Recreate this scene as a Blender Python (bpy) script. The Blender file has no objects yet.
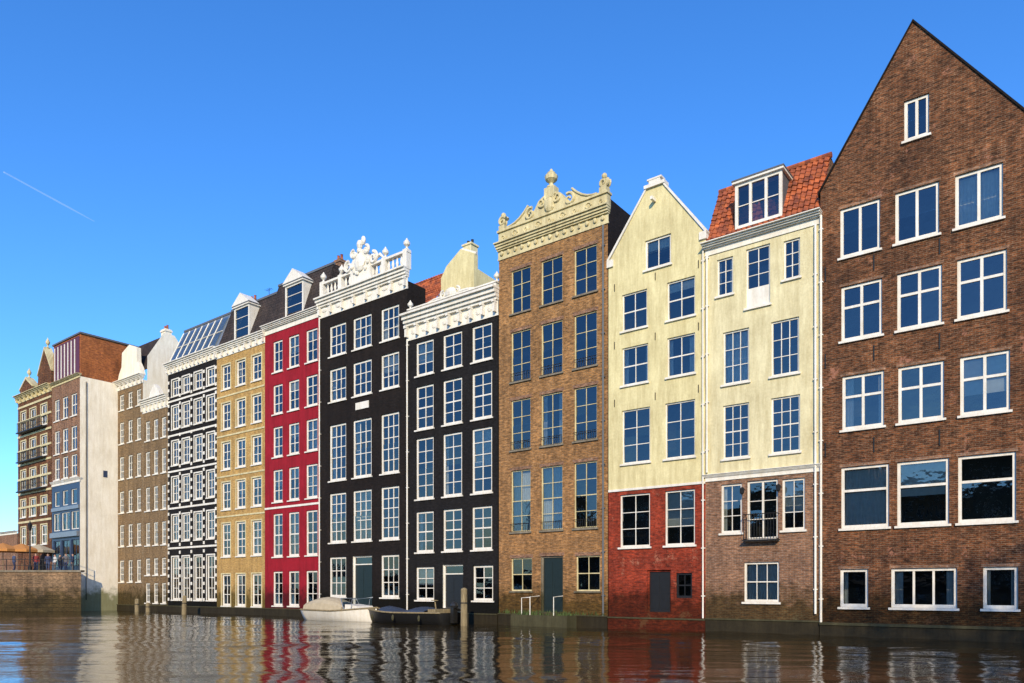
import bpy, math, random
import numpy as np
from mathutils import Vector, Matrix, noise
random.seed(7)
sc=bpy.context.scene
# ------------------------------------------------------------ calibration
F=740.0; CX=512.0; HY=590.0; XV=-450.0; CH=1.9
e=Vector((-(XV-CX),-F,0)).normalized()       # along the facades, towards the viewer
n=Vector((-e.y,e.x,0))                        # into the houses
S820=0.018842*(820-XV)
D=n.dot(Vector(((820-CX)/S820,F/S820,0)))
ANG=math.atan2(e.y,e.x)
def hit(px,py,off=0.0):
    d=Vector(((px-CX)/F,1,(HY-py)/F)); t=(D+off)/n.dot(d)
    return d*t+Vector((0,0,CH))
def U(px,off=0.0): return e.dot(hit(px,HY,off))
# ------------------------------------------------------------ materials
def newmat(name):
    m=bpy.data.materials.new(name); m.use_nodes=True
    nt=m.node_tree; b=nt.nodes['Principled BSDF']
    return m,nt,b
def N(nt,t,**k):
    x=nt.nodes.new(t)
    for a,v in k.items(): setattr(x,a,v)
    return x
def L(nt,a,b): nt.links.new(a,b)
def coords(nt):
    tc=N(nt,'ShaderNodeTexCoord'); sp=N(nt,'ShaderNodeSeparateXYZ'); L(nt,tc.outputs['Object'],sp.inputs[0])
    ad=N(nt,'ShaderNodeMath',operation='ADD'); L(nt,sp.outputs[0],ad.inputs[0]); L(nt,sp.outputs[1],ad.inputs[1])
    cb=N(nt,'ShaderNodeCombineXYZ'); L(nt,ad.outputs[0],cb.inputs[0]); L(nt,sp.outputs[2],cb.inputs[1])
    return tc,cb,sp
def mixc(nt,fac,a,b,mode='MIX'):
    m=N(nt,'ShaderNodeMix',data_type='RGBA',blend_type=mode)
    for sock,v in ((m.inputs[0],fac),(m.inputs[6],a),(m.inputs[7],b)):
        if hasattr(v,'default_value') or hasattr(v,'is_linked'): L(nt,v,sock)
        elif isinstance(v,(tuple,list)): sock.default_value=(*v,1)
        else: sock.default_value=v
    return m.outputs[2]
def noi(nt,vec,scale,detail=4,rough=.6):
    t=N(nt,'ShaderNodeTexNoise'); t.inputs['Scale'].default_value=scale; t.inputs['Detail'].default_value=detail; t.inputs['Roughness'].default_value=rough
    if vec is not None: L(nt,vec,t.inputs['Vector'])
    return t.outputs['Fac']
def ramp(nt,fac,a,b,c0=(0,0,0),c1=(1,1,1)):
    r=N(nt,'ShaderNodeValToRGB'); L(nt,fac,r.inputs[0]); r.color_ramp.elements[0].position=a; r.color_ramp.elements[1].position=b
    r.color_ramp.elements[0].color=(*c0,1); r.color_ramp.elements[1].color=(*c1,1); return r.outputs[0]
def mul(c,k): return tuple(max(0,x*k) for x in c)
def grime(nt,col,sp,tc,tint=(.28,.30,.20)):
    # algae and damp near the water line
    nz=noi(nt,tc.outputs['Object'],1.7,5)
    ad=N(nt,'ShaderNodeMath',operation='MULTIPLY_ADD'); L(nt,nz,ad.inputs[0]); ad.inputs[1].default_value=-2.6; L(nt,sp.outputs[2],ad.inputs[2])
    r=ramp(nt,ad.outputs[0],0.0,1.0,tint,(1,1,1))
    return mixc(nt,1.0,col,r,'MULTIPLY')
def brick(name,c1,c2,mortar,patch=None,bw=.23,rh=.075,var=.35,mott=.4,pth=.6):
    m,nt,b=newmat(name); tc,cb,sp=coords(nt)
    t=N(nt,'ShaderNodeTexBrick'); L(nt,cb.outputs[0],t.inputs['Vector'])
    t.inputs['Scale'].default_value=1; t.inputs['Brick Width'].default_value=bw; t.inputs['Row Height'].default_value=rh
    t.inputs['Mortar Size'].default_value=.011; t.inputs['Mortar Smooth'].default_value=.1; t.inputs['Bias'].default_value=-.1
    t.inputs['Color1'].default_value=(*c1,1); t.inputs['Color2'].default_value=(*c2,1); t.inputs['Mortar'].default_value=(*mortar,1)
    col=t.outputs['Color']
    n1=ramp(nt,noi(nt,tc.outputs['Object'],.5,7,.75),.33,.67,(1-var,1-var,1-var*.9),(1+var*.6,1+var*.5,1+var*.4))
    col=mixc(nt,1.0,col,n1,'MULTIPLY')
    mp=N(nt,'ShaderNodeMapping'); mp.inputs['Scale'].default_value=(3.2,9,1); L(nt,cb.outputs[0],mp.inputs[0])
    n2=ramp(nt,noi(nt,mp.outputs[0],1.2,3,.8),.35,.65,(1-mott,)*3,(1+mott*1.1,1+mott,1+mott*.9))
    col=mixc(nt,1.0,col,n2,'MULTIPLY')
    mp2=N(nt,'ShaderNodeMapping'); mp2.inputs['Scale'].default_value=(2.2,.22,1); L(nt,cb.outputs[0],mp2.inputs[0])
    n3=ramp(nt,noi(nt,mp2.outputs[0],1.1,5,.7),.35,.65,(.74,.73,.72),(1.12,1.12,1.12))
    col=mixc(nt,1.0,col,n3,'MULTIPLY')
    if patch:
        pf=ramp(nt,noi(nt,tc.outputs['Object'],.8,8,.8),pth,pth+.05)
        col=mixc(nt,pf,col,patch)
    col=grime(nt,col,sp,tc)
    L(nt,col,b.inputs['Base Color']); b.inputs['Roughness'].default_value=.9; b.inputs['Specular IOR Level'].default_value=.2
    bp=N(nt,'ShaderNodeBump'); bp.inputs['Strength'].default_value=.8; bp.inputs['Distance'].default_value=.02
    mm=N(nt,'ShaderNodeMath',operation='ADD'); inv=N(nt,'ShaderNodeMath',operation='MULTIPLY'); inv.inputs[1].default_value=-1; L(nt,t.outputs['Fac'],inv.inputs[0])
    L(nt,inv.outputs[0],mm.inputs[0]); L(nt,noi(nt,tc.outputs['Object'],14,4),mm.inputs[1]); L(nt,mm.outputs[0],bp.inputs['Height']); L(nt,bp.outputs[0],b.inputs['Normal'])
    return m
def plaster(name,c,dirt=.3,rough=.75,spec=.25,gr=True):
    m,nt,b=newmat(name); tc,cb,sp=coords(nt)
    mp=N(nt,'ShaderNodeMapping'); mp.inputs['Scale'].default_value=(2.5,.3,1); L(nt,cb.outputs[0],mp.inputs[0])
    s=ramp(nt,noi(nt,mp.outputs[0],1.5,7,.75),.3,.62,mul((1,.95,.85),1-dirt),(1.04,1.04,1.04))
    col=mixc(nt,1.0,c,s,'MULTIPLY')
    s2=ramp(nt,noi(nt,tc.outputs['Object'],.7,6,.7),.35,.65,(1-dirt*.6,1-dirt*.65,1-dirt*.75),(1.03,)*3)
    col=mixc(nt,1.0,col,s2,'MULTIPLY')
    s3=ramp(nt,noi(nt,tc.outputs['Object'],11,5,.7),.3,.75,(1-dirt*.5,)*3,(1.04,)*3)
    col=mixc(nt,1.0,col,s3,'MULTIPLY')
    if gr: col=grime(nt,col,sp,tc)
    L(nt,col,b.inputs['Base Color']); b.inputs['Roughness'].default_value=rough; b.inputs['Specular IOR Level'].default_value=spec
    bp=N(nt,'ShaderNodeBump'); bp.inputs['Strength'].default_value=.4; bp.inputs['Distance'].default_value=.04
    L(nt,noi(nt,tc.outputs['Object'],4,7),bp.inputs['Height']); L(nt,bp.outputs[0],b.inputs['Normal'])
    return m
def plain(name,c,rough=.6,metal=0,var=.15,spec=.4):
    m,nt,b=newmat(name); tc=N(nt,'ShaderNodeTexCoord')
    s=ramp(nt,noi(nt,tc.outputs['Object'],5,5),.3,.7,(1-var,)*3,(1+var*.4,)*3)
    L(nt,mixc(nt,1.0,c,s,'MULTIPLY'),b.inputs['Base Color']); b.inputs['Roughness'].default_value=rough; b.inputs['Metallic'].default_value=metal; b.inputs['Specular IOR Level'].default_value=spec
    return m
M={}
M['brick_dark']=brick('brown_red_brick',(.175,.066,.026),(.070,.031,.017),(.18,.125,.08),patch=(.33,.15,.095),var=.55,mott=.7,pth=.585)
M['brick_tan']=brick('tan_brown_brick',(.38,.195,.068),(.21,.11,.042),(.28,.20,.12),var=.35,mott=.5)
M['brick_yel']=brick('yellow_brick',(.54,.33,.09),(.43,.25,.07),(.4,.33,.2),var=.2,mott=.25)
M['brick_low']=brick('weathered_brick',(.28,.145,.08),(.18,.095,.06),(.28,.22,.17),patch=(.36,.27,.2),var=.35,mott=.5)
M['brick_red']=brick('red_painted_brick',(.32,.045,.018),(.21,.034,.018),(.24,.06,.04),patch=(.34,.13,.08),var=.5,mott=.5,pth=.57)
M['brick_blk']=brick('black_brick',(.012,.011,.012),(.016,.015,.016),(.010,.010,.010),var=.2)
M['brick_blk2']=brick('dark_brown_brick',(.017,.012,.010),(.012,.010,.009),(.012,.010,.010),var=.3)
M['brick_crim']=plaster('crimson_paint',(.33,.010,.022),.35)
M['brick_br2']=brick('olive_brown_brick',(.25,.165,.08),(.18,.12,.065),(.2,.16,.11),var=.2)
M['brick_orng']=brick('rust_brick',(.46,.15,.035),(.30,.09,.03),(.25,.12,.07),patch=(.20,.07,.03),var=.4)
M['cream']=plaster('cream_plaster',(.74,.67,.38),.27)
M['cream2']=plaster('pale_cream_plaster',(.74,.68,.43),.27)
M['whitewall']=plaster('whitewashed_wall',(.85,.80,.68),.15)
M['white']=plaster('white_paint',(.76,.74,.68),.15,.5,.4,gr=False)
M['offwhite']=plaster('cream_stone_trim',(.72,.64,.38),.35,.6,.3,gr=False)
M['stone']=plaster('grey_stone',(.26,.23,.18),.4)
M['plinth']=plaster('plinth_stone',(.12,.09,.065),.5)
M['darkwood']=plain('dark_green_paint',(.012,.02,.018),.4)
M['blackpaint']=plain('black_paint',(.015,.015,.015),.4)
M['iron']=plain('wrought_iron',(.02,.02,.02),.5,.3)
M['blind']=plain('window_blind',(.62,.60,.54),.8)
M['curtain']=plain('curtain_cloth',(.66,.64,.60),.9)
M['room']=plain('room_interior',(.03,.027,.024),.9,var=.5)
M['slate']=brick('slate_tiles',(.055,.042,.038),(.035,.03,.03),(.015,.014,.014),bw=.3,rh=.25,var=.3)
M['zinc']=plain('zinc_sheet',(.28,.31,.34),.4,.5)
M['lead']=plain('lead_sheet',(.12,.13,.14),.6,.2)
M['shop']=plain('dark_blue_shopfront',(.03,.05,.10),.4)
M['tarp']=plain('blue_grey_tarpaulin',(.03,.045,.08),.6)
M['purple']=plain('purple_panel',(.10,.025,.05),.6)
M['awning']=plain('orange_canvas',(.50,.22,.06),.85)
M['canvas']=plain('pale_canvas',(.42,.36,.25),.9)
M['plants']=plain('ledge_weeds',(.07,.11,.03),.9,var=.5)
def woodmat():
    m,nt,b=newmat('weathered_wood'); tc=N(nt,'ShaderNodeTexCoord'); mp=N(nt,'ShaderNodeMapping'); mp.inputs['Scale'].default_value=(12,12,1.2); L(nt,tc.outputs['Object'],mp.inputs[0])
    L(nt,ramp(nt,noi(nt,mp.outputs[0],2,6),.3,.75,(.10,.075,.04),(.36,.29,.16)),b.inputs['Base Color']); b.inputs['Roughness'].default_value=.9; return m
M['wood']=woodmat()
def tilemat():
    m,nt,b=newmat('orange_pantiles'); tc,cb,sp=coords(nt)
    t=N(nt,'ShaderNodeTexBrick'); L(nt,cb.outputs[0],t.inputs['Vector']); t.offset=0
    t.inputs['Scale'].default_value=1; t.inputs['Brick Width'].default_value=.24; t.inputs['Row Height'].default_value=.27; t.inputs['Mortar Size'].default_value=.0
    t.inputs['Color1'].default_value=(.50,.13,.035,1); t.inputs['Color2'].default_value=(.24,.06,.025,1)
    s=ramp(nt,noi(nt,tc.outputs['Object'],1.5,7,.75),.35,.65,(.45,.45,.45),(1.15,1.1,1.1))
    L(nt,mixc(nt,1.0,t.outputs['Color'],s,'MULTIPLY'),b.inputs['Base Color']); b.inputs['Roughness'].default_value=.7; return m
M['tile']=tilemat()
def glassmat():
    m,nt,b=newmat('window_glass'); nt.nodes.remove(b); out=nt.nodes['Material Output']
    tc=N(nt,'ShaderNodeTexCoord')
    tr=N(nt,'ShaderNodeBsdfTransparent'); tr.inputs[0].default_value=(.62,.68,.68,1)
    gl=N(nt,'ShaderNodeBsdfGlossy'); gl.inputs['Roughness'].default_value=.015; gl.inputs[0].default_value=(.88,.94,1,1)
    bp=N(nt,'ShaderNodeBump'); bp.inputs['Strength'].default_value=.4; bp.inputs['Distance'].default_value=.012
    L(nt,noi(nt,tc.outputs['Object'],2.3,2),bp.inputs['Height']); L(nt,bp.outputs[0],gl.inputs['Normal'])
    fr=N(nt,'ShaderNodeFresnel'); fr.inputs[0].default_value=1.55
    ad=N(nt,'ShaderNodeMath',operation='ADD'); ad.inputs[1].default_value=.06; L(nt,fr.outputs[0],ad.inputs[0]); ad.use_clamp=True
    mx=N(nt,'ShaderNodeMixShader'); L(nt,ad.outputs[0],mx.inputs[0]); L(nt,tr.outputs[0],mx.inputs[1]); L(nt,gl.outputs[0],mx.inputs[2]); L(nt,mx.outputs[0],out.inputs[0])
    return m
M['glass']=glassmat()
# ------------------------------------------------------------ mesh builder
class MB:
    def __init__(s): s.v=[]; s.f=[]
    def poly(s,pts):
        i=len(s.v); s.v+= [tuple(p) for p in pts]; s.f.append(tuple(range(i,i+len(pts))))
    def box(s,x0,x1,y0,y1,z0,z1):
        i=len(s.v)
        s.v+=[(x0,y0,z0),(x1,y0,z0),(x1,y1,z0),(x0,y1,z0),(x0,y0,z1),(x1,y0,z1),(x1,y1,z1),(x0,y1,z1)]
        for q in ((0,3,2,1),(4,5,6,7),(0,1,5,4),(1,2,6,5),(2,3,7,6),(3,0,4,7)): s.f.append(tuple(i+k for k in q))
    def prism(s,pts,y0,y1):   # pts in (x,z), extruded in y
        k=len(pts); i=len(s.v)
        s.v+=[(p[0],y0,p[1]) for p in pts]+[(p[0],y1,p[1]) for p in pts]
        s.f.append(tuple(range(i,i+k))); s.f.append(tuple(range(i+2*k-1,i+k-1,-1)))
        for a in range(k): b=(a+1)%k; s.f.append((i+a,i+k+a,i+k+b,i+b))
    def lathe(s,c,prof,seg=8):  # prof [(r,z)]
        i=len(s.v)
        for r,z in prof:
            for k in range(seg):
                a=2*math.pi*k/seg; s.v.append((c[0]+r*math.cos(a),c[1]+r*math.sin(a),c[2]+z))
        for j in range(len(prof)-1):
            for k in range(seg):
                k2=(k+1)%seg; s.f.append((i+j*seg+k,i+j*seg+k2,i+(j+1)*seg+k2,i+(j+1)*seg+k))
        s.f.append(tuple(i+(len(prof)-1)*seg+k for k in range(seg)))
        s.f.append(tuple(i+k for k in range(seg-1,-1,-1)))
    def tube(s,pts,rad,seg=6):
        pts=[Vector(p) for p in pts]; i=len(s.v); m=len(pts)
        if not hasattr(rad,'__len__'): rad=[rad]*m
        for j,p in enumerate(pts):
            t=(pts[min(j+1,m-1)]-pts[max(j-1,0)]).normalized()
            a=Vector((0,1,0)) if abs(t.y)<.8 else Vector((1,0,0))
            x=t.cross(a).normalized(); y=t.cross(x)
            for k in range(seg):
                g=2*math.pi*k/seg; s.v.append(tuple(p+(x*math.cos(g)+y*math.sin(g))*rad[j]))
        for j in range(m-1):
            for k in range(seg):
                k2=(k+1)%seg; s.f.append((i+j*seg+k,i+j*seg+k2,i+(j+1)*seg+k2,i+(j+1)*seg+k))
        s.f.append(tuple(i+k for k in range(seg))); s.f.append(tuple(i+(m-1)*seg+k for k in range(seg)))
    def blob(s,c,r,seg=8,jit=.0):
        rx,ry,rz=r; i=len(s.v); R=6
        for j in range(R+1):
            ph=math.pi*j/R
            for k in range(seg):
                a=2*math.pi*k/seg; q=1+random.uniform(-jit,jit)
                s.v.append((c[0]+rx*q*math.sin(ph)*math.cos(a),c[1]+ry*q*math.sin(ph)*math.sin(a),c[2]-rz*math.cos(ph)))
        for j in range(R):
            for k in range(seg):
                k2=(k+1)%seg; s.f.append((i+j*seg+k,i+j*seg+k2,i+(j+1)*seg+k2,i+(j+1)*seg+k))
    def obj(s,name,mat,parent=None,smooth=False):
        me=bpy.data.meshes.new(name); me.from_pydata(s.v,[],s.f); me.update()
        me.materials.append(mat)
        if smooth: me.polygons.foreach_set('use_smooth',[True]*len(me.polygons))
        o=bpy.data.objects.new(name,me); sc.collection.objects.link(o)
        if parent: o.parent=parent
        return o
def empty(name,loc=(0,0,0),rz=0):
    o=bpy.data.objects.new(name,None); sc.collection.objects.link(o); o.location=loc; o.rotation_euler=(0,0,rz); o.empty_display_size=.5; return o
def clip(poly,a,b):   # keep left side of a->b (2d)
    out=[]
    def sd(p): return (b[0]-a[0])*(p[1]-a[1])-(b[1]-a[1])*(p[0]-a[0])
    for i in range(len(poly)):
        p,q=poly[i],poly[(i+1)%len(poly)]; sp_,sq=sd(p),sd(q)
        if sp_>=0: out.append(p)
        if (sp_>0 and sq<0) or (sp_<0 and sq>0):
            t=sp_/(sp_-sq); out.append((p[0]+(q[0]-p[0])*t,p[1]+(q[1]-p[1])*t))
    return out
def area(p): return abs(sum(p[i][0]*p[(i+1)%len(p)][1]-p[(i+1)%len(p)][0]*p[i][1] for i in range(len(p))))/2
class House:
    def __init__(s,name,x0,x1,off=0.0,depth=9.0):
        s.name=name; s.off=off; s.u0=U(x0,off); s.w=U(x1,off)-s.u0-.012; s.depth=depth; s.parts={}; s.holes=[]
    def u(s,px): return U(px,s.off)-s.u0
    def z(s,px,py): return hit(px,py,s.off).z
    def mb(s,part,mat): return s.parts.setdefault((part,mat),MB())
    def wall(s,outline,mat,part='front_wall',y=0.0):
        m=s.mb(part,mat)
        us=sorted({p[0] for p in outline}|{h[0] for h in s.holes}|{h[1] for h in s.holes})
        zs=sorted({p[1] for p in outline}|{h[2] for h in s.holes}|{h[3] for h in s.holes})
        for i in range(len(us)-1):
            for j in range(len(zs)-1):
                a,b,c,d=us[i],us[i+1],zs[j],zs[j+1]
                if b-a<1e-5 or d-c<1e-5: continue
                mu,mz=(a+b)/2,(c+d)/2
                if any(h[0]<mu<h[1] and h[2]<mz<h[3] for h in s.holes): continue
                p=[(a,c),(b,c),(b,d),(a,d)]
                for k in range(len(outline)):
                    p=clip(p,outline[k],outline[(k+1)%len(outline)])
                    if len(p)<3: break
                if len(p)>=3 and area(p)>1e-5: m.poly([(q[0],y,q[1]) for q in p])
    def window(s,u0,u1,z0,z1,nx=2,ny=2,fw=.09,mw=.035,frame='white',wallmat='white',sill='white',cur=.4,trans=None,surround=None,sw=.1,mullion=None,panel=0):
        s.holes.append((u0,u1,z0,z1)); rd=.17
        m=s.mb('reveals',wallmat)
        m.poly([(u0,0,z0),(u0,rd,z0),(u0,rd,z1),(u0,0,z1)]); m.poly([(u1,0,z0),(u1,0,z1),(u1,rd,z1),(u1,rd,z0)])
        m.poly([(u0,0,z1),(u0,rd,z1),(u1,rd,z1),(u1,0,z1)]); m.poly([(u0,0,z0),(u1,0,z0),(u1,rd,z0),(u0,rd,z0)])
        f=s.mb('window_frames',frame); y0,y1=.075,.15
        f.box(u0,u0+fw,y0,y1,z0,z1); f.box(u1-fw,u1,y0,y1,z0,z1)
        f.box(u0+fw,u1-fw,y0+.002,y1,z1-fw,z1); f.box(u0+fw,u1-fw,y0+.002,y1,z0,z0+fw*1.2)
        a,b,c,d=u0+fw,u1-fw,z0+fw*1.2,z1-fw
        if panel: 
            s.mb('panels',frame).box(a,b,y0+.02,y1,c,c+panel); c+=panel
        yy=y0+.02
        rails=[]
        if trans:
            for t in trans:
                zc=c+(d-c)*t; f.box(a,b,y0+.006,y1-.004,zc-fw*.45,zc+fw*.45); rails.append(zc)
        if mullion:
            for t in mullion:
                uc=a+(b-a)*t; f.box(uc-fw*.45,uc+fw*.45,y0+.004,y1-.002,c,d)
        zl=[c]+sorted(rails)+[d]
        for i in range(1,nx):
            uc=a+(b-a)*i/nx; f.box(uc-mw/2,uc+mw/2,yy,yy+.04,c,d)
        for j in range(1,ny):
            zc=c+(d-c)*j/ny
            w=mw*(1.7 if (ny%2==0 and j==ny//2 and not trans) else 1); f.box(a,b,yy+.003,yy+.043,zc-w/2,zc+w/2)
        g=s.mb('glass','glass')
        nsx=2 if (mullion or nx%2==0) else 1
        zz=zl if len(zl)>2 else [c,(c+d)/2,d]
        for i in range(nsx):
            for j in range(len(zz)-1):
                p,q=a+(b-a)*i/nsx,a+(b-a)*(i+1)/nsx; r1,r2=zz[j],zz[j+1]
                t1=random.uniform(-.012,.012)*(q-p); t2=random.uniform(-.02,.006)*(r2-r1); yg=.125
                g.poly([(p,yg-t1-t2,r1),(q,yg+t1-t2,r1),(q,yg+t1+t2,r2),(p,yg-t1+t2,r2)])
        rr=random.random()
        if rr<cur:
            cm=s.mb('curtains','curtain'); k=random.random()
            def drape(p,q,zb):
                K=max(4,int((q-p)/.06))
                for i in range(K): 
                    ya=.24+.03*(i%2); yb=.24+.03*((i+1)%2); x0=p+(q-p)*i/K; x1=p+(q-p)*(i+1)/K
                    cm.poly([(x0,ya,zb),(x1,yb,zb),(x1,yb,d),(x0,ya,d)])
            if k<.45: drape(u0+.02,u0+(u1-u0)*random.uniform(.15,.3),c); drape(u1-(u1-u0)*random.uniform(.15,.3),u1-.02,c)
            elif k<.6: drape(u0+.02,u1-.02,c)
            else: s.mb('blinds','blind').box(u0+.01,u1-.01,.2,.21,d-(d-c)*random.uniform(.2,.7),d)
        if sill: s.mb('sills',sill).box(u0-.08,u1+.08,-.09,.074,z0-.09,z0-.002)
        if surround:
            m=s.mb('surrounds',surround)
            m.box(u0-sw,u0-.002,-.03,.03,z0,z1+sw); m.box(u1+.002,u1+sw,-.03,.03,z0,z1+sw); m.box(u0-.002,u1+.002,-.032,.03,z1+.002,z1+sw)
    def row(s,cols,ref,yt,yb,skip=(),**k):
        z1=s.z(ref,yt); z0=s.z(ref,yb)
        for i,(a,b) in enumerate(cols):
            if i in skip: continue
            s.window(s.u(a),s.u(b),z0,z1,**k)
        return z0,z1
    def shell(s,top,side,roof='lead',part='side_walls',z0=0,room=True):
        m=s.mb(part,side); w,d=s.w,s.depth
        m.poly([(w,0,z0),(w,d,z0),(w,d,top),(w,0,top)]); m.poly([(0,0,z0),(0,0,top),(0,d,top),(0,d,z0)]); m.poly([(0,d,z0),(0,d,top),(w,d,top),(w,d,z0)])
        if roof: s.mb('roof',roof).poly([(0,0,top),(w,0,top),(w,d,top),(0,d,top)])
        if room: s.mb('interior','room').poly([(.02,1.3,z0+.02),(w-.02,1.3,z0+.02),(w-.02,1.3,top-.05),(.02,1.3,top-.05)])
    def cornice(s,z0,z1,proj=.35,mat='white',br=0,ends=.05,u0=None,u1=None):
        m=s.mb('cornice',mat); h=z1-z0; a=-ends if u0 is None else u0; b=s.w+ends if u1 is None else u1
        m.box(a,b,-.05,.02,z0,z0+h*.1); m.box(a+.02,b-.02,-.03,.02,z0+h*.1,z0+h*.55)
        for k,(p,q) in enumerate(((.55,.65),(.65,.78),(.78,.92),(.92,1.0))):
            pr=proj*(.35+.2*k+(.05 if k==3 else 0)); m.box(a-.02*k,b+.02*k,-pr,.1,z0+h*p,z0+h*q)
        for i in range(br):
            uc=a+.15+(b-a-.3)*i/(br-1); bw=.07
            m.prism([(uc-bw,z0+h*.12),(uc+bw,z0+h*.12),(uc+bw,z0+h*.56),(uc-bw,z0+h*.56)],-proj*.5,-.031)
            m.box(uc-bw*1.2,uc+bw*1.2,-proj*.62,-.032,z0+h*.45,z0+h*.555)
    def plinth(s,h=.8,mat='plinth',p=.08):
        s.mb('plinth',mat).box(.005,s.w-.005,-p,-.003,-.6,h)
        s.mb('plinth_cap','stone').box(.004,s.w-.004,-p-.04,-.003,h+.002,h+.07)
    def finish(s):
        P=n*(D+s.off)+e*s.u0
        E=empty(s.name,(P.x,P.y,0),ANG); s.E=E
        for (part,mat),m in s.parts.items():
            if m.f: m.obj(part,M[mat],E)
        return E
def spiral(m,cu,cz,r,y,turns=1.4,s=1,a0=0,t=.06):
    pts=[];rad=[]
    K=18
    for k in range(K+1):
        q=k/K; a=a0+s*turns*2*math.pi*q; rr=r*(1-.8*q); pts.append((cu+rr*math.cos(a),y,cz+rr*math.sin(a))); rad.append(t*(1-.4*q))
    m.tube(pts,rad,6)
def urn(m,c,h,r):
    m.lathe(c,[(r*.7,0),(r*.7,h*.08),(r*.3,h*.14),(r*.3,h*.25),(r*.9,h*.42),(r,h*.6),(r*.6,h*.72),(r*.65,h*.76),(r*.3,h*.85),(r*.18,h*.95),(.01,h)],10)
def tileroof(m,P0,Uv,Vv,per=.24,rowh=.3,amp=.035):
    P0,Uv,Vv=Vector(P0),Vector(Uv),Vector(Vv); nn=Uv.cross(Vv).normalized()
    if nn.z<0: nn=-nn
    lu,lv=Uv.length,Vv.length; nu=int(lu/per)*6; nv=max(2,int(lv/rowh)); i0=len(m.v)
    for j in range(nv):
        for (q,h) in ((j/nv,.045),((j+1)/nv-.0005,0.0)):
            for i in range(nu+1):
                uu=i/nu; a=2*math.pi*uu*lu/per; hh=amp*(math.sin(a)+.35*math.sin(2*a))+h+.015*math.sin(i*.05+j*1.3)
                m.v.append(tuple(P0+Uv*uu+Vv*q+nn*hh))
    for r in range(2*nv-1):
        for i in range(nu):
            a=i0+r*(nu+1)+i; m.f.append((a,a+1,a+nu+2,a+nu+1))
def dormer(h,u0,u1,z0,z1,y0=.15,y1=2.0,cols=1,ped=False,mat='white',ny=3,cheek='lead'):
    m=h.mb('dormer_'+str(round(u0,1)),mat); fw=.13
    m.box(u0,u0+fw,y0,y0+.12,z0,z1); m.box(u1-fw,u1,y0,y0+.12,z0,z1); m.box(u0+fw,u1-fw,y0+.002,y0+.12,z1-fw,z1); m.box(u0+fw,u1-fw,y0+.002,y0+.12,z0,z0+fw)
    h.mb('dormer_roof',cheek).box(u0-.12,u1+.12,y0-.15,y1,z1+.1,z1+.16); m.box(u0-.1,u1+.1,y0-.12,y1-.02,z1+.002,z1+.1)
    c=h.mb('dormer_cheeks',cheek if not ped else mat)
    c.poly([(u1-.01,y0+.12,z0),(u1-.01,y1,z0),(u1-.01,y1,z1),(u1-.01,y0+.12,z1)]); c.poly([(u0+.01,y0+.12,z0),(u0+.01,y1,z0),(u0+.01,y1,z1),(u0+.01,y0+.12,z1)])
    for i in range(1,cols):
        uc=u0+(u1-u0)*i/cols; m.box(uc-fw*.45,uc+fw*.45,y0+.004,y0+.11,z0+fw,z1-fw)
    for i in range(cols):
        a=u0+(u1-u0)*i/cols; b=u0+(u1-u0)*(i+1)/cols
        t=random.uniform(-.01,.01); h.mb('glass','glass').poly([(a+.02,y0+.07+t,z0+.02),(b-.02,y0+.07-t,z0+.02),(b-.02,y0+.07-t,z1-.02),(a+.02,y0+.07+t,z1-.02)])
        for j in range(1,ny): zz=z0+(z1-z0)*j/ny; m.box(a+fw*.5,b-fw*.5,y0+.03,y0+.06,zz-.02,zz+.02)
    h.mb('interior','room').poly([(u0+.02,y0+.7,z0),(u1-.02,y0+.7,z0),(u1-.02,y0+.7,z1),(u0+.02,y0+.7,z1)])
    if ped:
        uc=(u0+u1)/2; m.prism([(u0-.15,z1+.165),(u1+.15,z1+.165),(uc,z1+.165+(u1-u0)*.42)],y0-.15,y0+.8)
def pipe(h,u,z0,z1,mat='white',r=.05,y=-.09):
    m=h.mb('drainpipe',mat); m.tube([(u,y,z0),(u,y,z1)],r,8)
    k=z0+1
    while k<z1: m.box(u-.08,u+.08,y-.02,-.001,k,k+.05); k+=2.2
def door(h,u0,u1,z0,z1,mat='darkwood',frame='white',fan=.5):
    h.holes.append((u0,u1,z0,z1))
    m=h.mb('reveals',frame)
    for q in ([(u0,0,z0),(u0,.25,z0),(u0,.25,z1),(u0,0,z1)],[(u1,0,z0),(u1,0,z1),(u1,.25,z1),(u1,.25,z0)],[(u0,0,z1),(u0,.25,z1),(u1,.25,z1),(u1,0,z1)],[(u0,0,z0),(u1,0,z0),(u1,.25,z0),(u0,.25,z0)]): m.poly(q)
    f=h.mb('door_frame',frame); f.box(u0,u0+.08,.1,.2,z0,z1); f.box(u1-.08,u1,.1,.2,z0,z1); f.box(u0+.08,u1-.08,.102,.2,z1-.08,z1)
    zt=z1-.08-fan
    d=h.mb('door_leaf',mat); d.box(u0+.08,u1-.08,.16,.2,z0,zt)
    if fan>0:
        f.box(u0+.08,u1-.08,.104,.2,zt,zt+.07); h.mb('glass','glass').poly([(u0+.08,.17,zt+.07),(u1-.08,.17,zt+.07),(u1-.08,.17,z1-.08),(u0+.08,.17,z1-.08)])
    k=(u1-u0-.16)/2
    for i in range(2):
        a=u0+.08+k*i+.06
        for (p,q) in ((.08,.4),(.46,.92)): 
            d.box(a,a+k-.12,.145,.159,z0+(zt-z0)*p,z0+(zt-z0)*q)
def railing(m,u0,u1,y,z0,z1,step=.12,r=.012):
    m.tube([(u0,y,z1),(u1,y,z1)],r*1.8,5); m.tube([(u0,y,z0),(u1,y,z0)],r*1.4,5)
    k=max(1,int((u1-u0)/step))
    for i in range(k+1):
        a=u0+(u1-u0)*i/k; m.tube([(a,y,z0),(a,y,z1)],r,4)
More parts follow.
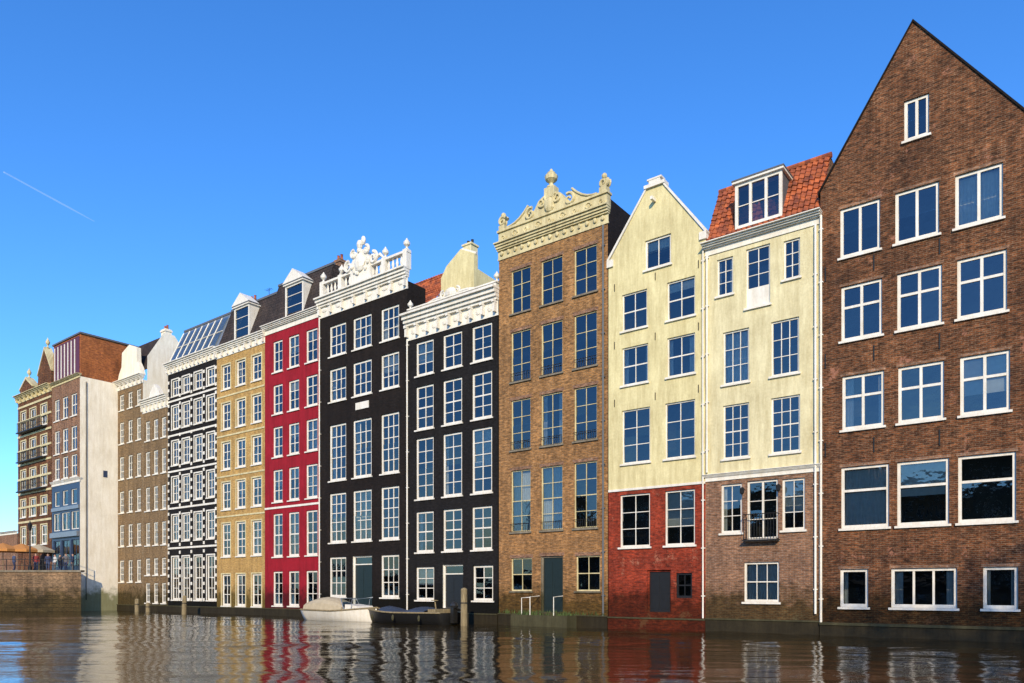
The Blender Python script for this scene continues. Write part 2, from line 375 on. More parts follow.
def antenna(h,u,y,z,hh=2.2):
    m=h.mb('tv_aerial','iron'); m.tube([(u,y,z),(u,y,z+hh)],.02,5); m.tube([(u-.4,y,z+hh-.1),(u+.4,y,z+hh-.1)],.012,4)
    for k in range(4): a=u-.35+k*.2; m.tube([(a,y-.2,z+hh-.1),(a,y+.2,z+hh-.1)],.01,4)
def chimney(h,u,y,z0,z1,w=.7,mat='brick_low',pots=2):
    m=h.mb('chimney',mat); m.box(u-w/2,u+w/2,y-.3,y+.3,z0,z1); m.box(u-w/2-.06,u+w/2+.06,y-.36,y+.36,z1-.25,z1-.1)
    for k in range(pots): h.mb('chimney_pots','tile').lathe((u-w/4+k*w/2,y,z1),[(.11,0),(.09,.35),(.12,.38)],8)
def weeds(h,u0,u1,y0,y1,z,cnt):
    m=h.mb('ledge_weeds','plants')
    for k in range(cnt):
        c=Vector((random.uniform(u0,u1),random.uniform(y0,y1),z)); a=random.random()*6.28; l=random.uniform(.08,.32); w=.03
        d=Vector((math.cos(a)*.1,math.sin(a)*.1,l)); s_=Vector((-math.sin(a)*w,math.cos(a)*w,0)); m.poly([c-s_,c+s_,c+d])
# ============================================================ M: brown brick gable house (nearest)
h=House('brown_brick_gable_house',820.5,1036,0,11)
ze=h.z(822,192); pk=(h.u(913),h.z(913,22)); 
K=dict(wallmat='brick_dark',sill='white',fw=.11,mw=.05,cur=.5)
h.row([(904,929)],916,97,138,nx=1,ny=1,mullion=[.5],**K)
h.row([(840,880),(895,939),(955,1003)],917,187,239,nx=1,ny=1,mullion=[.5],trans=None,**K)
h.row([(841,882),(897,942),(957,1007)],919,269,327,nx=1,ny=1,mullion=[.5],trans=[.62],**K)
h.row([(842,884),(898,944),(960,1010)],920,364,421,nx=1,ny=1,mullion=[.5],trans=[.62],**K)
h.row([(841,889),(897,949),(958,1016)],922,460,525,nx=1,ny=1,trans=[.62],**{**K,'cur':.75})
zg0,zg1=h.z(924,608),h.z(924,568)
h.window(h.u(840),h.u(868),zg0,zg1,nx=1,ny=1,**K)
h.window(h.u(891),h.u(957),zg0,zg1,nx=3,ny=1,**{**K,'mw':.08}); h.window(h.u(983),h.u(1018),zg0,zg1,nx=1,ny=1,**K)
zer=ze+.15
h.wall([(0,.0),(h.w,.0),(h.w,zer),pk,(0,ze)],'brick_dark')
h.shell(ze,'brick_dark',roof=None)
r=h.mb('roof','slate'); dp=h.depth
for xe,zz in ((-.12,ze),(h.w+.12,zer)): r.poly([(xe,.05,zz-.1),(pk[0],.05,pk[1]+.0),(pk[0],dp,pk[1]+.0),(xe,dp,zz-.1)])
h.mb('back_gable','brick_dark').poly([(0,dp,ze),(h.w,dp,ze),(pk[0],dp,pk[1]-.1)])
c=h.mb('coping','brick_blk2')
for x0,x1,zz in ((-.1,pk[0],ze),(h.w+.1,pk[0],zer)):
    c.prism([(x0,zz-.12),(x1,pk[1]),(x1,pk[1]+.10),(x0,zz+.0)],-.05,.25)
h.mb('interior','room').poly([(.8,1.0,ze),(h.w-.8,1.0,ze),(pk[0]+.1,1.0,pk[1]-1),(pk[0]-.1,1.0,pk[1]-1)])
h.mb('plinth','plinth').box(.005,h.w-.005,-.15,-.003,-.6,.45)
h.mb('plinth_cap','stone').box(.004,h.w-.004,-.2,-.003,.452,.56)
pipe(h,.04,.5,ze-1.0)
for zz in (h.z(917,252),h.z(917,345),h.z(917,440)):  # wall anchors
    a=h.mb('wall_anchors','iron')
    for uu in (.2,2.05,4.35,h.w-.25): a.box(uu-.02,uu+.02,-.04,-.002,zz-.3,zz+.3)
lint=h.mb('lintels','brick_low')
for (a,b,c0,d0) in h.holes[1:]: lint.box(a-.06,b+.06,-.008,-.001,d0+.005,d0+.12)
h.finish(); HM=h
# next house to the right of the frame
h=House('brown_brick_house',1037,1300,0,11)
for zc in (4.4,8.6,12.3):
    for k in range(3): h.window(.8+k*2.4,2.1+k*2.4,zc,zc+2.3,nx=2,ny=2,wallmat='brick_low')
h.wall([(0,0),(h.w,0),(h.w,17),(0,17)],'brick_low'); h.shell(17,'brick_low'); h.cornice(17,17.8,.4,br=8); h.plinth(.8); h.finish()
# ============================================================ L: cream house with orange roof
h=House('cream_canal_house',706,820,0,9)
zc=h.z(763,234)
K=dict(wallmat='cream2',sill='white',fw=.07,mw=.03,cur=.35)
z0,z1=h.row([(717,733)],725,258,295,nx=2,ny=3,**K)
h.window(h.u(783.5),h.u(800),z0,z1,nx=2,ny=3,**K)
h.window(h.u(746),h.u(770),z0-.85,z1+.1,nx=2,ny=3,panel=.8,**K)
h.row([(723,749),(771,799)],736,330,383,nx=3,ny=3,**K)
h.row([(723,749),(771,800)],736,404,458,nx=3,ny=4,**K)
zb=h.z(763,474)
K2={**K,'wallmat':'brick_low','fw':.09,'cur':.25}
z0,z1=h.row([(721,742)],731,484,533,nx=2,ny=3,**K2); h.window(h.u(782),h.u(805),z0,z1,nx=2,ny=3,**K2)
h.window(h.u(747),h.u(778),z0-.35,z1+.05,nx=2,ny=3,mullion=[.5],**K2)
h.row([(744,779)],761,562,602,nx=3,ny=2,**K2)
h.wall([(0,zb),(h.w,zb),(h.w,zc),(0,zc)],'cream2'); h.wall([(0,0),(h.w,0),(h.w,zb),(0,zb)],'brick_low','lower_wall')
h.shell(zc,'cream2',roof='lead')
h.cornice(zb-.12,zb+.2,.18); h.cornice(zc-.28,zc+.22,.45,br=0)
zr=zc+3.35; by=1.7; r=h.mb('tile_roof','tile')
tileroof(r,(-.05,-.05,zc+.2),(h.w+.1,0,0),(0,by,zr-zc-.2))
s_=h.mb('roof_gable_ends','brick_low'); 
for uu in (0.01,h.w-.01): s_.poly([(uu,0,zc),(uu,by,zr),(uu,by+3.5,zr-.6),(uu,by+5,zc)])
h.mb('roof','lead').poly([(0,by,zr),(h.w,by,zr),(h.w,by+3.5,zr-.6),(0,by+3.5,zr-.6)])
h.mb('ridge_tiles','tile').tube([(-.05,by,zr+.05),(h.w+.05,by,zr+.05)],.13,8)
dormer(h,h.u(734),h.u(781),h.z(760,222)+.05,h.z(760,222)+2.05,.12,2.0,cols=3,ny=2)
b=h.mb('balcony','iron'); ub0,ub1=h.u(746),h.u(779); railing(b,ub0,ub1,-.35,z0-.33,z0+.75)
for uu in (ub0,ub1): b.tube([(uu,-.35,z0+.75),(uu,0,z0+.75)],.02,4); b.tube([(uu,-.35,z0-.33),(uu,0,z0-.33)],.02,4)
b.box(ub0-.05,ub1+.05,-.38,-.002,z0-.42,z0-.36)
pipe(h,.08,zb+.3,zc-.3,r=.045); pipe(h,h.w-.15,.9,zc-.3,r=.05)
lm=h.mb('wall_lamp','iron'); 
for uu in (h.u(744.5),h.u(780.5)): lm.tube([(uu,-.002,z1-.3),(uu,-.3,z1-.25)],.02,5); lm.lathe((uu,-.3,z1-.55),[(.03,0),(.09,.05),(.11,.25),(.03,.33)],6)
h.plinth(.55); h.finish()
# ============================================================ K: cream gable house with red base
h=House('cream_and_red_gable_house',608.5,706,0,10)
K=dict(wallmat='cream',sill='white',fw=.065,mw=.035,cur=.3)
h.row([(645,671)],658,237,267,nx=2,ny=1,**{**K,'fw':.09})
h.row([(622,647),(667,695)],634,292,329,nx=2,ny=2,**K)
h.row([(622,648),(667,695)],634,346,384,nx=2,ny=2,**K)
h.row([(622,650),(665,695)],634,409,463,nx=2,ny=3,**K)
zb=h.z(657,487)
K2={**K,'wallmat':'brick_red','fw':.08}
h.row([(620,650),(665,695)],634,494,547,nx=2,ny=3,**K2)
door(h,h.u(647),h.u(671),h.z(659,612),h.z(659,570),mat='blackpaint',frame='brick_red',fan=0)
h.window(h.u(676),h.u(692),h.z(684,598),h.z(684,573),nx=2,ny=2,wallmat='brick_red',frame='blackpaint',sill=None,cur=0)
zs=h.z(613,262); pu=h.w*.5; zp=h.z(657,186); tw=.42
h.wall([(0,zb),(h.w,zb),(h.w,zs),(pu+tw,zp),(pu-tw,zp),(0,zs)],'cream'); h.wall([(0,0),(h.w,0),(h.w,zb),(0,zb)],'brick_red','lower_wall')
h.shell(zs,'whitewall',roof=None)
zrr=zp-.5; r=h.mb('tile_roof','tile')
tileroof(r,(h.w+.05,.3,zs-.15),(0,h.depth-.3,0),(pu-h.w-.05,0,zrr-zs+.15)); tileroof(r,(-.05,.3,zs-.15),(0,h.depth-.3,0),(pu+.05,0,zrr-zs+.15))
h.mb('gable_back','whitewall').poly([(0,.28,zs),(h.w,.28,zs),(pu+tw,.28,zp),(pu-tw,.28,zp)])
c=h.mb('coping','white'); 
for sg in (-1,1):
    x0=pu+sg*(pu+.06); x1=pu+sg*tw
    c.prism([(x0,zs-.03),(x1,zp),(x1,zp+.14),(x0,zs+.16)],-.07,.32)
    c.box(min(x0,x0-sg*.35),max(x0,x0-sg*.35),-.09,.33,zs-.25,zs+.1)
c.box(pu-tw-.12,pu+tw+.12,-.12,.36,zp+.002,zp+.16); c.box(pu-tw*.7,pu+tw*.7,-.08,.3,zp+.16,zp+.34); c.box(pu-tw*.9,pu+tw*.9,-.1,.32,zp+.34,zp+.42)
h.mb('hoist_beam','white').box(pu-.06,pu+.06,-.4,-.001,zp-.75,zp-.6)
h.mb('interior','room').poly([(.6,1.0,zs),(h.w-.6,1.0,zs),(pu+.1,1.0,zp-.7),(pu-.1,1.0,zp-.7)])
h.mb('string_course','white').box(0.01,h.w-.01,-.05,-.002,zb-.05,zb+.06)
an=h.mb('wall_anchors','iron')
for zz in (h.z(657,276),h.z(657,336),h.z(657,396)): 
    for uu in (.35,pu+.02,h.w-.35): an.box(uu-.015,uu+.015,-.03,-.002,zz-.18,zz+.18)
h.plinth(.5,'brick_red'); pipe(h,h.w-.1,.6,zs-.6,r=.04); h.finish()
# ============================================================ J: tall tan brick house
h=House('tan_brick_canal_house',499,608,0,10)
cols=[(511,530.5),(541,562.5),(574,597)]
K=dict(wallmat='brick_tan',frame='offwhite',sill='stone',fw=.06,mw=.03,cur=.15)
h.row(cols,552,258,303,nx=2,ny=3,**K); h.row(cols,552,322,374,nx=2,ny=3,**K); h.row(cols,552,393,445,nx=2,ny=3,**K)
h.row(cols,552,466,530,nx=2,ny=4,**K)
z0,z1=h.z(520,591),h.z(520,558)
h.window(h.u(511),h.u(532),z0,z1,nx=2,ny=2,**K); h.window(h.u(576),h.u(600),z0,z1,nx=2,ny=2,**K)
door(h,h.u(541),h.u(563),h.z(552,612),z1+.05,frame='stone',fan=0)
zc=h.z(552,240); h.wall([(0,0),(h.w,0),(h.w,zc),(0,zc)],'brick_tan'); h.shell(zc+1.2,'brick_blk2')
h.cornice(zc-.15,zc+.75,.38,'offwhite',br=0,ends=.06)
m=h.mb('parapet','offwhite'); w=h.w; cu=w/2; zt=zc+.75
m.box(.0,w,-.05,.3,zt+.002,zt+.62); m.box(-.05,w+.05,-.14,.34,zt+.622,zt+.74)
for i in range(9): 
    uu=.35+(w-.7)*i/8; spiral(m,uu,zt+.3,.2,-.07,1.2,1 if i%2 else -1,0,.045)
for i in range(15): m.blob((.25+(w-.5)*i/14,-.08,zc+.18),(.11,.06,.13),7,.15)
pts=[]; Hh=1.25
for k in range(13):
    t=k/12; uu=cu-1.45+2.9*t; q=math.sin(math.pi*t)**.8; pts.append((uu,zt+.76+Hh*q*(.55 if q<.7 else .8)))
m.prism([(cu-1.45,zt+.7)]+pts[1:-1]+[(cu+1.45,zt+.7)],-.1,.3)
for sg in (-1,1):   # concave sweeps from the ends up to the centrepiece
    sw=[(cu+sg*(1.4+1.5*q),zt+.745+.75*(1-q)**2.2) for q in (0,.2,.4,.6,.8,1)]
    m.prism([(cu+sg*2.9,zt+.70),(cu+sg*1.4,zt+.70)]+sw,-.06,.28); m.tube([(a,-.08,b+.03) for a,b in sw],.06,6)
spiral(m,cu-1.25,zt+1.0,.34,-.12,1.3,1,1.2,.09); spiral(m,cu+1.25,zt+1.0,.34,-.12,1.3,-1,2.0,.09)
spiral(m,cu-.5,zt+1.35,.3,-.14,1.3,-1,1,.07); spiral(m,cu+.5,zt+1.35,.3,-.14,1.3,1,2,.07); m.blob((cu,-.14,zt+1.1),(.32,.14,.4),9,.1)
m.box(cu-.32,cu+.32,-.14,.3,zt+1.5,zt+2.05); urn(m,(cu,.08,zt+2.05),1.05,.36)
for uu in (.25,w-.25):
    sg=1 if uu<cu else -1
    m.box(uu-.2,uu+.2,-.1,.3,zt+.742,zt+1.0); spiral(m,uu,zt+1.25,.26,-.0,1.4,sg,.5,.1); spiral(m,uu,zt+1.25,.26,.2,1.4,sg,.5,.1); m.blob((uu,.1,zt+1.6),(.15,.15,.16),8)
lint=h.mb('lintels','brick_low')
for (a,b,c0,d0) in h.holes: lint.box(a-.08,b+.08,-.008,-.001,d0+.004,d0+.18)
rl=h.mb('window_rails','iron')
for (a,b,c0,d0) in h.holes[3:12]: railing(rl,a+.02,b-.02,-.06,c0+.02,c0+.45,.13,.01)
st=h.mb('steps','stone'); ud=h.u(552); zd=h.z(552,612)
st.box(ud-2.0,ud+1.6,-1.0,-.09,-.6,zd-.15); st.box(ud-.7,ud+.7,-.6,-.091,zd-.15,zd-.01)
weeds(h,ud-2.0,ud+1.6,-1.0,-.12,zd-.15,220); weeds(h,.1,w-.1,-.12,-.085,.6,160)
w_=h.mb('step_rail','white')
for uu in (ud-.75,ud+.75): w_.tube([(uu,-.95,zd-.15),(uu,-.95,zd+.8),(uu,-.1,zd+.85)],.025)
w_.tube([(ud-1.3,-.95,zd-.15),(ud-1.3,-.95,zd+.75),(ud-.75,-.95,zd+.78)],.022)
pipe(h,h.w-.22,.6,zc-.2,'lead',.05); h.plinth(.55); h.finish()
# ============================================================ I: black house with bracketed cornice
h=House('black_bracket_cornice_house',407.5,498,0,3.5)
cols=[(416,433.5),(443,462),(472,492)]
K=dict(wallmat='brick_blk',frame='white',sill='white',fw=.11,mw=.045,cur=.5)
h.row(cols,452,333,368,nx=2,ny=3,**K); h.row(cols,452,379,424,nx=2,ny=4,**K); h.row(cols,452,433,496,nx=2,ny=5,**K)
h.row(cols,452,509,551,nx=2,ny=4,**K)
z0,z1=h.z(425,600),h.z(425,567); h.window(h.u(416),h.u(434),z0,z1,nx=2,ny=3,**K); h.window(h.u(473),h.u(493),z0,z1,nx=2,ny=3,**K)
door(h,h.u(443),h.u(463),h.z(452,608),z1+.1,'blackpaint')
zc=h.z(452,327); h.wall([(0,0),(h.w,0),(h.w,zc),(0,zc)],'brick_blk'); h.shell(zc+.9,'brick_blk')
h.mb('rear_wing','brick_blk2').box(.02,h.w-.02,3.51,9,0,zc-1.5)
h.cornice(zc-.1,zc+1.45,.6,'white',br=9)
m=h.mb('parapet','white'); zt=zc+1.45; w=h.w
m.box(.1,w-.1,-.05,.2,zt+.002,zt+.32); m.box(.05,w-.05,-.12,.24,zt+.322,zt+.40)
for i in range(9): m.blob((.5+(w-1)*i/8,-.05,zt+.17),(.22,.07,.13),8,.12)
m.blob((w*.5,-.0,zt+.62),(.42,.15,.3),9,.15)
for sg in (-1,1): spiral(m,w*.5+sg*.55,zt+.6,.24,-.03,1.3,-sg,math.pi/2,.07); m.tube([(w*.5+sg*.7,0,zt+.5),(w*.5+sg*1.3,0,zt+.5),(w*.5+sg*1.9,0,zt+.42)],[.1,.08,.04])
urn(m,(.15,.1,zt+.4),.6,.18); urn(m,(w-.15,.1,zt+.4),.6,.18)
for i in range(8): 
    uu=.55+(w-1.1)*i/7; m.blob((uu,-.04,zc+.42),(.2,.06,.2),8,.1)
h.plinth(.5); pipe(h,.06,.6,zc,'white',.05)
h.finish()
# house behind: cream gable with chimney and orange roof
h=House('cream_house_with_chimney',408,520,4.6,6)
ul,ur=h.u(441),h.u(474)
m=h.mb('gable','cream'); ztop=h.z(462,262)
m.box(ul,ur,0,.4,2,ztop-.6); m.prism([(ul,ztop-.6),(ur,ztop-.6),(ur,ztop+.3),((ul+ur)/2+.3,ztop+.9),(ul+.5,ztop+.1)],0,.4)
m.poly([(ur-.002,.4,2),(ur-.002,6,2),(ur-.002,6,ztop-1.0),(ur-.002,.4,ztop-.6)])
cp=h.mb('coping','white'); cp.tube([(ul-.1,.2,ztop-.6),(ul+.5,.2,ztop+.14),((ul+ur)/2+.3,.2,ztop+.95),(ur+.05,.2,ztop+.34)],.09,6)
c=h.mb('chimney','cream2'); uc=h.u(462); c.box(uc-.35,uc+.35,.5,1.2,ztop,ztop+1.3); c.box(uc-.42,uc+.42,.44,1.26,ztop+1.3,ztop+1.42)
for k in (-.18,.18): h.mb('chimney_pots','iron').lathe((uc+k,.85,ztop+1.42),[(.1,0),(.09,.3),(.11,.32)],8)
zq=h.z(430,300)
tileroof(h.mb('tile_roof','tile'),(ul-4.5,-.9,zq-.9),(4.45,0,0),(0,2.6,3.4))
h.mb('roof_support','brick_low').box(ul-4.4,ul-.1,.0,5,2,zq-.9)
h.mb('roof_end','brick_low').poly([(ul-.06,-.9,zq-.9),(ul-.06,1.7,zq+2.5),(ul-.06,4.3,zq-.9)])
h.finish()
# ============================================================ H: black house with crest
h=House('black_crested_house',320,407.5,0,1.6)
cols=[(329.5,346),(353,371.5),(381,399)]
K=dict(wallmat='brick_blk2',frame='white',sill='white',fw=.12,mw=.05,cur=.7)
h.row(cols,362,316,348,nx=3,ny=3,**K); h.row(cols,362,361,395,nx=3,ny=3,**K); h.row(cols,362,419,477,nx=3,ny=5,**K); h.row(cols,362,490,541,nx=3,ny=5,**K)
z0,z1=h.z(338,597),h.z(338,557); h.window(h.u(329.5),h.u(346),z0,z1,nx=3,ny=3,**K); h.window(h.u(381),h.u(399),z0,z1,nx=3,ny=3,**K)
door(h,h.u(353),h.u(372),h.z(362,606),z1,'darkwood')
zc=h.z(362,303); h.wall([(0,0),(h.w,0),(h.w,zc),(0,zc)],'brick_blk2'); h.shell(zc+.4,'brick_blk2')
h.mb('rear_wing','brick_blk2').box(.02,h.w-.02,1.61,9,0,zc-1.5)
h.cornice(zc-.1,zc+1.2,.5,'white',br=8)
m=h.mb('parapet','white'); zt=zc+1.2; w=h.w; cu=w/2
m.box(.05,w-.05,.02,.3,zt+.002,zt+.18); m.box(.0,w,-.04,.34,zt+1.0,zt+1.14)
for i in range(22):
    uu=.3+(w-.6)*i/21; m.lathe((uu,.16,zt+.18),[(.08,0),(.04,.15),(.1,.4),(.04,.7),(.08,.82)],6)
for uu in (.2,w*.25,w*.75,w-.2): m.box(uu-.17,uu+.17,-.06,.36,zt+.004,zt+1.2); urn(m,(uu,.15,zt+1.2),.75,.22)
m.prism([(cu-1.0,zt+.1),(cu+1.0,zt+.1),(cu+.95,zt+1.5),(cu+.5,zt+2.1),(cu,zt+2.35),(cu-.5,zt+2.1),(cu-.95,zt+1.5)],-.1,.4)
for sg in (-1,1):
    spiral(m,cu+sg*1.2,zt+1.45,.4,-.05,1.4,-sg,math.pi/2,.12); spiral(m,cu+sg*.6,zt+2.1,.3,-.12,1.3,-sg,math.pi/2,.1)
    m.tube([(cu+sg*2.2,0,zt+1.15),(cu+sg*1.8,0,zt+1.5),(cu+sg*1.4,0,zt+1.3)],[.05,.12,.06])
m.blob((cu,-.15,zt+1.4),(.5,.2,.6),10,.08); m.blob((cu-.1,-.05,zt+2.6),(.25,.2,.35),9,.12); m.blob((cu+.2,0,zt+2.85),(.18,.15,.3),9,.12)
for i in range(14): a=random.random()*6.28; m.blob((cu+.8*math.cos(a),-.14,zt+1.5+.75*math.sin(a)),(.13,.1,.15),7,.2)
for i in range(6): m.blob((.5+(w-1)*i/5,-.04,zc+.4),(.3,.06,.16),8)
m2=h.mb('plaque','white'); m2.box(h.u(356),h.u(369),-.05,-.002,h.z(362,409),h.z(362,402)); 
h.plinth(.5); pipe(h,.05,.6,zc,'white',.05); h.finish()
# ============================================================ G: crimson house
def mansard(h,zc,rise,setb,mat='slate',top='lead'):
    m=h.mb('mansard_roof',mat); w,d=h.w,h.depth
    m.poly([(0,0,zc),(w,0,zc),(w,setb,zc+rise),(0,setb,zc+rise)])
    for uu in (0,w): m.poly([(uu,0,zc),(uu,d,zc),(uu,d,zc+rise),(uu,setb,zc+rise)])
    h.mb('roof',top).poly([(0,setb,zc+rise),(w,setb,zc+rise),(w,d,zc+rise),(0,d,zc+rise)]); h.mb('roof_edge','lead').box(-.02,w+.02,setb-.08,setb+.1,zc+rise-.06,zc+rise+.1)
h=House('crimson_canal_house',265,320,0,9)
cols=[(273,282.5),(288.5,299),(306,317.5)]
K=dict(wallmat='brick_crim',frame='white',sill='white',fw=.12,mw=.05,cur=.7,surround=None)
for yt,yb,ny in ((335,367,3),(380,410,3),(423,454,3),(467,500,3),(512,556,4),(571,606,3)): h.row(cols,294,yt,yb,nx=2,ny=ny,**K)
zc=h.z(293,325); h.wall([(0,0),(h.w,0),(h.w,zc),(0,zc)],'brick_crim'); h.shell(zc,'brick_blk2',roof=None)
h.cornice(zc-.1,zc+.55,.4,'white',br=0); mansard(h,zc+.5,3.5,1.2)
dormer(h,h.u(284),h.u(302),zc+.7,zc+3.0,.1,2,ped=True,ny=3)
chimney(h,h.w-.9,2.5,zc+3.8,zc+4.9); chimney(h,.6,2.5,zc+3.8,zc+4.6)
b=h.mb('bands','white'); b.box(0.01,h.w-.01,-.05,-.002,h.z(293,507),h.z(293,505)); h.plinth(.5); h.finish()
# ============================================================ F: yellow brick house
h=House('yellow_brick_canal_house',217,265,0,9)
cols=[(222,230.5),(236.5,245.5),(252,261.5)]
K=dict(wallmat='brick_yel',frame='white',sill='white',fw=.13,mw=.05,cur=.7,surround='offwhite',sw=.1)
for yt,yb,ny in ((360,385,3),(399,426,3),(439,467,3),(480,508,3),(522,556,4),(574,606,3)): h.row(cols,241,yt,yb,nx=2,ny=ny,**K)
zc=h.z(241,350); h.wall([(0,0),(h.w,0),(h.w,zc),(0,zc)],'brick_yel'); h.shell(zc,'brick_blk2',roof=None)
h.cornice(zc-.1,zc+.75,.4,'white',br=9); mansard(h,zc+.7,3.4,1.3)
dormer(h,h.u(233),h.u(248),zc+.9,zc+3.4,.1,2,ped=True,ny=3)
b=h.mb('bands','offwhite')
for y in (392,432.5,474,515): b.box(0.01,h.w-.01,-.045,-.002,h.z(241,y+.8),h.z(241,y-.8))
chimney(h,.9,2.7,zc+4,zc+5.2,.9); antenna(h,2.6,3,zc+4.1,1.8)
h.plinth(.5); h.finish()
# ============================================================ E: black and white house
h=House('black_and_white_canal_house',168,217,0,9)
K=dict(wallmat='brick_blk',frame='white',sill='white',fw=.12,mw=.05,cur=.6,surround='white',sw=.1)
cs=[(172,178.5),(182.5,189.5),(194.5,202),(207,214.5)]
rows=((374,391,2),(401,425,3),(437,462,3),(474,500,3),(513,540,3),(556,600,4))
for yt,yb,ny in rows: h.row(cs,192,yt,yb,nx=2,ny=ny,**K)
zc=h.z(192,366); h.wall([(0,0),(h.w,0),(h.w,zc),(0,zc)],'brick_blk'); h.shell(zc,'whitewall',roof=None)
h.cornice(zc-.1,zc+.8,.45,'white',br=13); mansard(h,zc+.75,3.3,1.5,'zinc')
b=h.mb('quoins','white')
for y in range(374,604,8):
    for uu in (.02,h.u(180)-.1,h.u(191.5)-.1,h.u(204)-.1,h.w-.24): b.box(uu,uu+.22,-.035,-.002,h.z(192,y+3),h.z(192,y))
b=h.mb('bands','white')
for y in (395.5,431,468,506,547): b.box(0.01,h.w-.01,-.028,-.002,h.z(192,y+.9),h.z(192,y-.9))
g=h.mb('glass','glass'); fr=h.mb('roof_glazing_bars','white'); zg=zc+.95
for i in range(7):
    a=.3+(h.w-.6)*i/7; bb=a+(h.w-.6)/7-.1
    g.poly([(a,.0,zg),(bb,.0,zg),(bb,1.28,zg+2.8),(a,1.28,zg+2.8)])
    fr.tube([(a-.05,-.02,zg),(a-.05,1.28,zg+2.85)],.04,4)
fr.tube([(.25,.62,zg+1.4),(h.w-.25,.62,zg+1.4)],.04,4)
chimney(h,h.w-.6,3,zc+4.0,zc+5.0); h.plinth(.5); h.finish()
# ============================================================ D and C
h=House('olive_brown_canal_house',143,168,0,6)
K=dict(wallmat='brick_br2',frame='white',sill='white',fw=.11,mw=.05,cur=.6)
for yt,yb in ((419,439),(450,474),(486,510),(522,545),(558,575),(583,603)): h.row([(145.5,150),(153.5,158),(161.5,166)],156,yt,yb,nx=2,ny=3,**K)
zc=h.z(156,408); h.wall([(0,0),(h.w,0),(h.w,zc),(0,zc)],'brick_br2'); h.shell(zc+.3,'whitewall'); h.cornice(zc-.2,zc+.9,.45,'white',br=7)
m=h.mb('ornament','white'); m.prism([(h.w*.25,zc+.91),(h.w*.75,zc+.91),(h.w*.62,zc+1.7),(h.w*.5,zc+2.1),(h.w*.38,zc+1.7)],-.1,.3); h.plinth(.5); h.finish()
h=House('tall_brown_neck_gable_house',117,143,0,9)
K=dict(wallmat='brick_br2',frame='white',sill='white',fw=.11,mw=.05,cur=.6)
for yt,yb in ((392,408),(420,442),(455,478),(490,512),(524,546),(560,582)): h.row([(119.5,124),(128,132.5),(136.5,141)],130,yt,yb,nx=2,ny=3,**K)
zc=h.z(130,384); h.wall([(0,0),(h.w,0),(h.w,zc),(0,zc)],'brick_br2'); h.shell(zc,'whitewall',roof='lead'); h.cornice(zc-.3,zc+.5,.45,'white',br=7)
m=h.mb('neck_gable','whitewall'); w=h.w; zz=zc+.5
m.prism([(.2,zz),(w-.2,zz),(w-.5,zz+.7),(w-1.0,zz+1.3),(w-1.1,zz+2.6),(w/2,zz+3.1),(1.1,zz+2.6),(1.0,zz+1.3),(.5,zz+.7)],-.05,.35)
s_=h.mb('side_gable','whitewall'); s_.poly([(w+.002,0.36,zc-.2),(w+.002,4.9,zc-.2),(w+.002,4.6,zc+2.6),(w+.002,2.9,zc+4.7),(w+.002,1.9,zc+4.7),(w+.002,.4,zc+2.2)])
r=h.mb('roof_slopes','slate'); r.poly([(0,.36,zc+1),(w,.36,zc+1),(w,1.9,zc+4.4),(0,1.9,zc+4.4)]); r.poly([(0,4.6,zc),(w,4.6,zc),(w,2.6,zc+4.4),(0,2.6,zc+4.4)]); r.poly([(0,1.9,zc+4.4),(w,1.9,zc+4.4),(w,2.6,zc+4.4),(0,2.6,zc+4.4)])
chimney(h,w-.5,2.4,zc+4.3,zc+5.2,.8,'whitewall')
h.plinth(.5); h.finish()
# ============================================================ B: white-sided corner building and A
OB=-3.3
h=House('white_corner_building',52,80,OB,14)
K=dict(wallmat='brick_low',frame='white',sill='white',fw=.11,mw=.05,cur=.4)
cb=[(54.5,59.5),(62.5,68),(71,77)]
for yt,yb in ((396,418),(428,452),(456,478)): h.row(cb,67,yt,yb,nx=2,ny=2,**K)
KS={**K,'frame':'white','wallmat':'shop','cur':.2,'sill':None,'fw':.07}
h.row(cb,67,490,505,nx=1,ny=1,**KS); h.row([(53.5,60),(61.5,69.5),(71,79)],67,512,530,nx=2,ny=1,**KS)
h.row([(53.5,60),(61.5,69.5),(71,79)],67,540,567,nx=2,ny=1,**{**KS,'frame':'shop'})
zb=h.z(67,483); zt=h.z(80,376); ztt=h.z(80,333)
h.wall([(0,zb),(h.w,zb),(h.w,zt),(0,zt)],'brick_low'); h.wall([(0,3.4),(h.w,3.4),(h.w,zb),(0,zb)],'shop','shopfront')
h.shell(zt,'whitewall'); h.cornice(zb-.1,zb+.3,.2)
h.mb('fascia_board','zinc').box(.1,h.w-.1,-.12,-.002,h.z(67,510),h.z(67,506.5)); h.mb('fascia_board','zinc').box(.1,h.w-.1,-.25,-.002,h.z(67,537),h.z(67,532))
h.mb('upper_storey','brick_orng').box(.1,h.w-.1,.1,5.2,zt+.01,ztt); h.cornice(zt-.1,zt+.25,.3,'offwhite')
h.mb('roof_trim','lead').box(.0,h.w+.02,.0,5.3,ztt+.002,ztt+.15)
m=h.mb('attic_strips','white')
for i in range(7): a=.45+(h.w-1)*i/7; m.box(a,a+.14,.02,.098,zt+.5,ztt-.3)
h.mb('attic_panels','purple').box(.3,h.w-.3,.06,.097,zt+.35,ztt-.15)
sm=h.mb('side_window','shop'); 
for (y_,z_) in ((2.0,12.3),): sm.box(h.w+.001,h.w+.03,y_,y_+.35,z_,z_+.6)
pipe_=h.mb('side_pipe','stone'); pipe_.tube([(h.w+.07,.5,1),(h.w+.07,.5,zt-.4)],.04,6)
h.finish()
h=House('banded_brick_gable_building',18,51.5,OB,12)
K=dict(wallmat='brick_dark',frame='white',sill='white',fw=.12,mw=.06,cur=.4,surround='offwhite',sw=.12)
